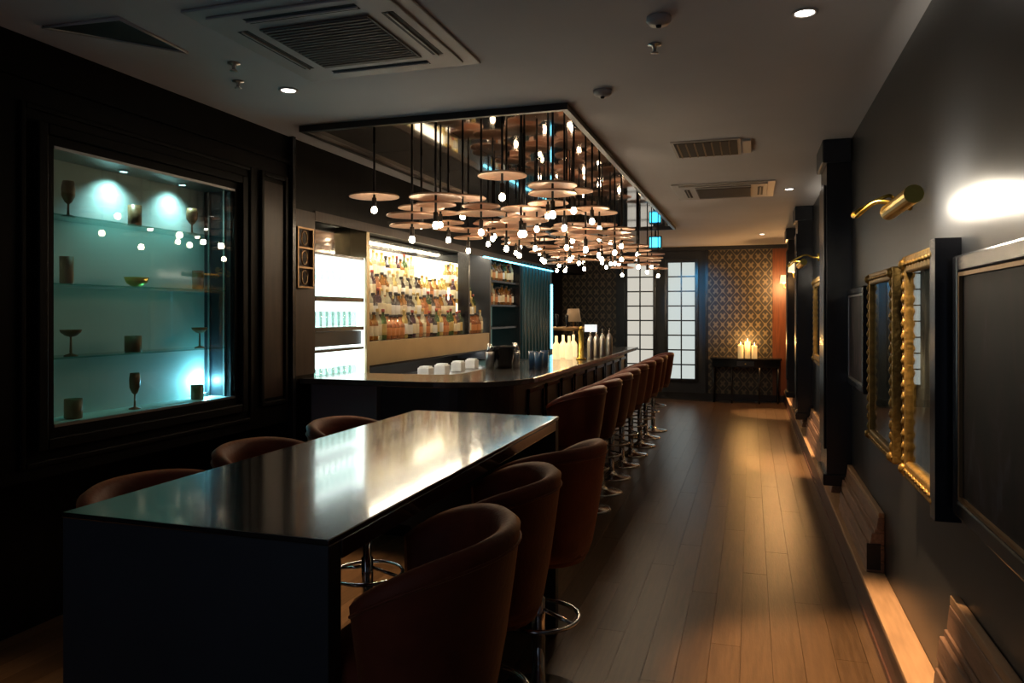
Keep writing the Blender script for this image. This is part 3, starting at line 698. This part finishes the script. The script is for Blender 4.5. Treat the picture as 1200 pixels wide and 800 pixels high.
# picture lights
def picture_light(y0, y1, z, xo, energy, label, yb):
    t = thing('picture_light', label, 'picture light', (XR, (y0+y1)/2, z))
    hl = (y1-y0)/2; xo = xo-XR; b = MB()
    n = 10; prof = []
    for i in range(n+1):
        a = math.radians(100) + math.radians(200)*i/n
        prof.append((xo + .030*math.cos(a), .030*math.sin(a)))
    prof += [(xo + .026*math.cos(math.radians(300-200*i/n)), .026*math.sin(math.radians(300-200*i/n))) for i in range(n+1)]
    o = b.prism(prof, -hl, hl, axis='y').build('shade', M_brass, t); fixnormals(o)
    for s in (-1, 1): MB().prism([(xo+.030*math.cos(2*PI*i/14), .030*math.sin(2*PI*i/14)) for i in range(14)], s*hl-.004, s*hl+.004, axis='y').build('end_cap', M_brass, t)
    MB().tube([(xo+.004, -hl+.01, 0), (xo+.004, hl-.01, 0)], .012, 10).build('lamp_tube', M_tube, t)
    yl = yb-(y0+y1)/2
    pts = []
    key = [(0, yl, .10), (-.06, yl, .10), (xo+.06, yl-.05, .12), (xo-.07, yl-.10, .05), (xo-.10, hl+.10, .0), (xo-.04, hl+.05, .045), (xo+.03, hl+.03, .03), (xo-.0, hl+.02, -.01), (xo, hl-.02, 0)]
    for k in range(len(key)-1):
        p0, p1, p2, p3 = [Vector(key[min(max(k+d,0),len(key)-1)]) for d in (-1,0,1,2)]
        for q in range(6):
            u = q/6; pts.append(.5*((2*p1)+(-p0+p2)*u+(2*p0-5*p1+4*p2-p3)*u*u+(-p0+3*p1-3*p2+p3)*u**3))
    MB().tube(pts, .008, 8).build('arm', M_brass, t)
    MB().lathe([(.04,-.006),(.04,.004),(.03,.012)], 16).build('wall_plate', M_brass, t).matrix_local = Matrix.Translation((-.006, yl, .10)) @ Matrix.Rotation(-PI/2, 4, 'Y')
    l = light('picture_lamp_light', 'AREA', (XR+xo+.03, (y0+y1)/2, z), energy, (1,.88,.70), shape='RECTANGLE', size=2*hl*.9, size_y=.03, aim=(1,0,-.12))
    l.rotation_euler = Matrix(((0,0,-1),(1,0,0),(0,-1,0))).to_euler()
    return t
picture_light(2.70, 3.16, 1.935, .50, 13, 'brass picture light on a curled arm over the gilt framed picture', 3.62)
picture_light(7.35, 7.95, 2.02, .46, 9, 'brass picture light on a curled arm midway along the picture wall', 8.2)
# cylinder-shade wall sconces further on
def sconce(y, z, label, en):
    t = thing('wall_sconce', label, 'wall lamp', (XR, y, z))
    MB().box(-.02, -.001, -.04, .04, -.09, .09).build('wall_plate', M_brass, t, bevel=.006)
    MB().tube([(-.02,0,-.05),(-.09,0,-.09),(-.14,0,-.06),(-.14,0,-.0)], .008, 8).build('arm', M_brass, t)
    MB().lathe([(.065,.0),(.050,.13),(.047,.13),(.062,.0)], 20, c=(-.14,0,0)).build('shade', M_shade, t)
    MB().lathe([(.010,-.01),(.02,.02),(.02,.05),(.008,.07)], 12, c=(-.14,0,0)).build('bulb', emitmat('sconce_bulb', (1,.72,.40), 12), t)
    light('sconce_light', 'POINT', (XR-.14, y, z-.045), en, (1,.50,.18), shadow_soft_size=.03)
    return t
sconce(13.2, 2.05, 'shaded brass wall sconce beside the mahogany end panel', 90)
sconce(10.3, 2.08, 'shaded brass wall sconce between the two farther pilasters', 6)
# moulded timber covers on the ledge
def cover(y0, y1, z1, label):
    t = thing('radiator_cover', label, 'radiator cover', (XR, (y0+y1)/2, .205))
    h = z1-.205; hl = (y1-y0)/2
    steps = [(0,.16,.088),(.16,.20,.078),(.20,.40,.082),(.40,.46,.066),(.46,.66,.070),(.66,.72,.048),(.72,.92,.040),(.92,1.0,.030)]
    for k, (a, b_, p) in enumerate(steps):
        p0 = p; p1 = p-.008 if k % 2 == 0 else p
        MB().prism([(-.001,a*h),(-p0,a*h),(-p1,b_*h),(-.001,b_*h)], -hl, hl, axis='y').build('moulding_strip', M_cover if k < 7 else M_ledge, t, bevel=.004)
    return t
cover(.9, ry(1125)-.0, .615, 'stepped timber moulding cover under the large black framed painting')
cv = cover(ry(1037), 5.60, .515, 'stepped timber moulding cover running up to the first black pilaster')
MB().box(-.086, -.02, -(5.60-ry(1037))/2-.004, -(5.60-ry(1037))/2+.001, .015, .15).build('end_recess', M_dark, cv)
cover(6.1, 8.9, .50, 'stepped timber moulding cover lit below the far picture light')
cover(9.5, 13.0, .50, 'stepped timber moulding cover between far pilaster and console table')

# ------------------------------------------------------------------ console table and candles
cx0, cx1 = onY(832, 421, 13.5).x, .50
ct = thing('console_table', 'dark bow fronted console table against the damask wallpaper', 'console table', ((cx0+cx1)/2, 13.66, 0))
hw = (cx1-cx0)/2
def bow(wd, d0, d1): return [(-wd, .2), (-wd, -d0)] + [(-wd+2*wd*i/12, -d0-(d1-d0)*math.sin(PI*i/12)) for i in range(1,12)] + [(wd, -d0), (wd, .2)]
o = MB().prism(bow(hw,.10,.24), .745, .775).build('top', M_black, ct, bevel=.004); fixnormals(o)
o = MB().prism(bow(hw-.03,.08,.21), .62, .745).build('apron', M_black, ct); fixnormals(o)
for s in (-1, 1):
    MB().tube([(s*(hw-.06),-.06,0),(s*(hw-.06),-.06,.62)], [.014,.024], 8).build('leg', M_black, ct)
    MB().tube([(s*hw*.38,-.16,0),(s*hw*.38,-.16,.62)], [.014,.024], 8).build('leg', M_black, ct)
    MB().tube([(s*(hw-.06),.16,0),(s*(hw-.06),.16,.62)], [.014,.024], 8).build('leg', M_black, ct)
d_ = MB().box(-.14,.14,-.225,-.205,.645,.725).build('drawer', M_navy, ct); MB().lathe([(.006,-.01),(.014,0),(.006,.01)],8,c=(0,-.235,.685)).build('knob', M_brass, d_)
for px, top_, yo, lab in ((868, 403, 13.52, 'slim pillar candle on the console nearest the tall window'), (876, 399, 13.60, 'tallest pillar candle in the middle of the console trio'), (884, 404, 13.50, 'slim pillar candle on the console nearest the mahogany panel')):
    b_ = onY(px, 420, yo); z1 = onY(px, top_+1, yo).z
    t = thing('pillar_candle', lab, 'candle', (b_.x, yo, .775))
    hh = z1-.775
    MB().lathe([(.045,0),(.046,.01),(.046,hh),(.038,hh+.002),(.034,hh-.012),(.004,hh-.012)], 18).build('wax', M_wax, t)
    MB().lathe([(.0015,hh-.014),(.0015,hh+.008)], 6).build('wick', M_dark, t)
    MB().lathe([(.003,hh+.004),(.010,hh+.016),(.008,hh+.032),(.001,hh+.052)], 10).build('flame', M_flame, t)
    light('candle_light', 'POINT', (b_.x, yo-.0, .775+hh+.06), 5, (1,.50,.15), shadow_soft_size=.02)

# ------------------------------------------------------------------ things on the bar
def bt(px, py, z=1.10): return onZ(px, py, z)
p = bt(590, 431)
t = thing('ice_bucket', 'black ice bucket with steel handles on the bar corner', 'ice bucket', p)
MB().lathe([(.075,0),(.10,.17),(.105,.18),(.095,.18),(.07,.02),(.002,.02)], 20).build('body', M_black, t)
for s in (-1,1): MB().tube([(s*.10,-.03,.14),(s*.13,-.02,.12),(s*.13,.02,.12),(s*.10,.03,.14)], .006, 6).build('handle', M_chrome, t)
shk = [(.032,0),(.038,.10),(.036,.14),(.022,.17),(.020,.20),(.004,.205)]
for px, py, lab in ((574,432,'steel cocktail shaker beside the black ice bucket, towards the glassware shelves'), (604,430,'steel cocktail shaker beside the black ice bucket, towards the blue glasses')):
    t = thing('cocktail_shaker', lab, 'shaker', bt(px,py)); MB().lathe(shk[:3]+[(.004,.141)], 16).build('tin', M_steel, t); MB().lathe([(.036,.14)]+shk[3:], 16).build('cap', M_chrome, t)
M_blueglass = mat('blue_glass', (.03,.10,.22), .08, spec=.8)
for i, (px, py) in enumerate(((624,431),(631,433),(638,430))):
    o = MB().lathe([(.028,0),(.036,.14),(.033,.14),(.026,.012),(.002,.010)], 16).build('highball_glass', M_blueglass, None, bt(px,py)); tag(o, 'tall blue tinted highball glass on the bar by the rounded corner', 'glass', 'blue glasses on the bar')
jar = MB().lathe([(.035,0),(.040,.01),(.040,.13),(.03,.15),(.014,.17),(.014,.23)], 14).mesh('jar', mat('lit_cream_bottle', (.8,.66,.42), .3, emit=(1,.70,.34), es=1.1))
for i, (px, py) in enumerate(((652,421),(660,419),(667,421),(672,418))):
    o = inst('lit_bottle', jar, bt(px,py)); tag(o, 'glowing cream bottle in the lit cluster beside the brass beer tap', 'bottle', 'glowing bottles on the bar')
light('bottle_glow', 'POINT', bt(662,419)+Vector((0,-.1,.28)), 1.2, (1,.66,.32), shadow_soft_size=.05)
t = thing('beer_tap', 'brass beer tap column with a cross bar and white badge on the bar', 'beer tap', bt(681,421))
MB().lathe([(.05,0),(.05,.012),(.026,.02),(.024,.30),(.028,.31),(.004,.325)], 18).build('column', M_brass, t)
MB().tube([(-.28,0,.30),(.10,0,.30)], .022, 10).build('cross_bar', M_bronze, t)
for xx in (-.24,-.14): MB().lathe([(.008,.30),(.010,.34),(.018,.42),(.012,.44)], 8, c=(xx,-.01,0)).build('tap_handle', M_black, t)
MB().box(.04,.16,-.03,-.01,.27,.34).build('badge', mat('white_badge', (.85,.88,.9), .4, emit=(.85,.95,1), es=.8), t, bevel=.004)
for px, py in ((692,420),(699,418),(706,417),(714,415)):
    t = thing('steel_pourer_bottle', 'brushed steel pourer bottle standing on the bar past the beer tap', 'bottle', bt(px,py), group='steel bottles on the bar')
    MB().lathe([(.032,0),(.034,.01),(.034,.17),(.026,.20),(.012,.23)], 14).build('body', M_steel, t); MB().lathe([(.012,.23),(.007,.24),(.005,.29)], 8).build('spout', M_chrome, t)
# white napkin boxes on the back counter
for i, px in enumerate((499, 518, 537, 553)):
    q = onZ(px, 441-i*.8, .93)
    q.x = max(q.x, -3.30)
    t = thing('napkin_box', 'white square napkin box in the row on the back counter under the bottle display', 'box', (-2.98, onX(px, 440, -2.98).y, .93), group='white boxes on the back counter')
    MB().box(-.06,.06,-.065,.065,0,.10).build('body', M_white, t, bevel=.008); MB().box(-.045,.045,-.05,.05,.10,.112).build('napkins', M_white, t)
lp = bt(668, 417)
t = thing('counter_lamp', 'small brown shaded lamp standing on the bar behind the glowing bottles', 'table lamp', (lp.x-.02, lp.y+.25, 1.10))
MB().lathe([(.06,0),(.06,.01),(.012,.02),(.010,.36)], 14).build('stem', M_bronze, t)
MB().lathe([(.085,.36),(.062,.50),(.059,.50),(.082,.36)], 18).build('shade', M_lampshade2, t)

# ------------------------------------------------------------------ ceiling fittings
def downlight(px, py, en, label, aim=(0,0,-1), size=1.5):
    p = onZ(px, py, H)
    t = thing('downlight', label, 'downlight', (p.x, p.y, H))
    MB().lathe([(.052,-.001),(.052,-.006),(.040,-.008),(.038,-.001)], 24).build('trim_ring', M_acw, t)
    MB().lathe([(.036,-.001),(.036,-.005)], 20).build('lens', M_down, t)
    light('downlight_beam', 'SPOT', (p.x, p.y, H-.03), en, (1,.64,.32), spot_size=size, spot_blend=.7, shadow_soft_size=.035, aim=aim)
downlight(943, 14, 800, 'recessed round downlight over the walkway opposite the brass picture light', (.10,.06,-1), .68)
downlight(925, 221, 1000, 'recessed round downlight over the walkway past the second air conditioner', (.05,.18,-1), .52)
downlight(893, 274, 800, 'recessed round downlight nearest the console table', (.08,.1,-1), .55)
downlight(338, 105, 420, 'recessed round downlight between the display case and mirrored canopy', (0,.04,-1), .60)
q = onZ(338, 105, H)
downlight(*((lambda P: (600+F*(P[0]*math.cos(TH)+P[1]*math.sin(TH))/(-P[0]*math.sin(TH)+P[1]*math.cos(TH)), HOR-F*(H-EYE)/(-P[0]*math.sin(TH)+P[1]*math.cos(TH))))((-2.45, 1.3))), 130, 'unseen added downlight in front of the display case, over the near table end', (-.12,.10,-1), .75)  # out-of-view lamp added to light the floor by the display case
def cassette(x, y, s, label):
    t = thing('air_conditioner', label, 'air conditioner', (x, y, H))
    h = s/2
    b = MB(); b.box(-h, h, -h, h, -.012, -.001); b.build('fascia', M_acw, t, bevel=.006)
    g = .27*s
    MB().prism([(-h*.86,-h*.86),(h*.86,-h*.86),(h*.86,h*.86),(-h*.86,h*.86)], -.022, -.012).build('raised_panel', M_acw, t, bevel=.006)
    gr = MB().box(-g, g, -g, g, -.030, -.022).build('intake_grille', M_acg, t)
    for k in range(17): MB().box(-g+.01, g-.01, -g+.01+k*(2*g-.02)/17, -g+.01+k*(2*g-.02)/17+.010, -.034, -.030).build('grille_slat', M_acg, gr)
    for s_ in (-1, 1):
        MB().box(s_*h*.72-.025, s_*h*.72+.025, -g, g, -.0235, -.022).build('air_slot', M_dark, t)
        MB().box(s_*h*.72-.004, s_*h*.72+.004, -g, g, -.030, -.0235).build('louvre', M_acw, t)
        MB().box(-g, g, s_*h*.72-.025, s_*h*.72+.025, -.0235, -.022).build('air_slot', M_dark, t)
        MB().box(-g, g, s_*h*.72-.004, s_*h*.72+.004, -.030, -.0235).build('louvre', M_acw, t)
cassette(-1.69, 2.90, .93, 'square ceiling air conditioner with dark intake grille over the high table')
cassette(-.25, 7.60, .93, 'square ceiling air conditioner over the walkway beside the bar stools')
t = thing('air_diffuser', 'dark square ceiling vent with pale end strip over the walkway', 'ceiling vent', (-.27, 5.62, H))
MB().box(-.27,.20,-.27,.27,-.010,-.001).build('frame', M_acw, t)
MB().box(-.25,.18,-.24,.24,-.013,-.010).build('opening', M_dark, t)
for k in range(7): MB().prism([(-.23+.0,-.020),(-.23,-.013),(-.22,-.013)], -.24, .24, axis='y').build('slat', M_acg, t, loc=(k*.058,0,0))
MB().box(.215,.27,-.20,.20,-.014,-.001).build('end_strip', M_acw, t)
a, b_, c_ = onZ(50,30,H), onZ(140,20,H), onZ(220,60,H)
t = thing('recess_shadow', 'dark triangle painted for the shadow of a ceiling recess above the display case', 'ceiling vent', (0,0,H))
o = MB().prism([(a.x,a.y),(b_.x,b_.y),(c_.x,c_.y)], -.006, -.001).build('opening', M_dark, t); fixnormals(o)  # flat dark plate stands for the shadow in a ceiling recess
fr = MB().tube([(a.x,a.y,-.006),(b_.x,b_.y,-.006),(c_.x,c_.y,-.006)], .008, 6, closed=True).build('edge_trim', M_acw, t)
for (px, py, lab) in ((772,20,'round smoke detector on the ceiling beyond the air conditioner, larger of two'), (706,106,'small round smoke detector on the ceiling in front of the mirrored canopy')):
    q = onZ(px,py,H); t = thing('smoke_detector', lab, 'smoke detector', (q.x,q.y,H))
    MB().lathe([(.05,-.001),(.05,-.018),(.04,-.03),(.004,-.034)], 18).build('housing', M_acw, t); MB().lathe([(.012,-.034),(.010,-.042),(.002,-.043)], 10).build('sensor', M_dark, t)
for (px, py, lab) in ((274,74,'sprinkler head on the ceiling between the dark triangle and downlight'), (279,95,'small sprinkler head next to the brighter sprinkler near the display case'), (767,52,'sprinkler head on the ceiling near the larger smoke detector')):
    q = onZ(px,py,H); t = thing('sprinkler', lab, 'sprinkler', (q.x,q.y,H))
    MB().lathe([(.030,-.001),(.030,-.005),(.010,-.008),(.008,-.03)], 14).build('escutcheon', M_steel, t); MB().lathe([(.004,-.03),(.018,-.036),(.018,-.039),(.003,-.040)], 12).build('deflector', M_steel, t)
# blue light at the far end of the canopy
q = Vector((-1.30, 10.85, H))
t = thing('blue_spotlight', 'blue glowing ceiling spotlight at the far end of the mirrored canopy', 'spotlight', q)
MB().tube([(0,0,-.001),(0,0,-.10)], .012, 8).build('stem', M_rod, t)
MB().box(-.09,.09,-.05,.05,-.28,-.10).build('housing', M_teal, t, bevel=.01)
MB().box(-.075,.075,-.054,-.050,-.26,-.12).build('lens', M_ledblue, t)
light('blue_beam', 'SPOT', (q.x, q.y+.1, H-.3), 130, (.05,.50,1), spot_size=.55, spot_blend=1, shadow_soft_size=.05, aim=(.17,1,-.26))
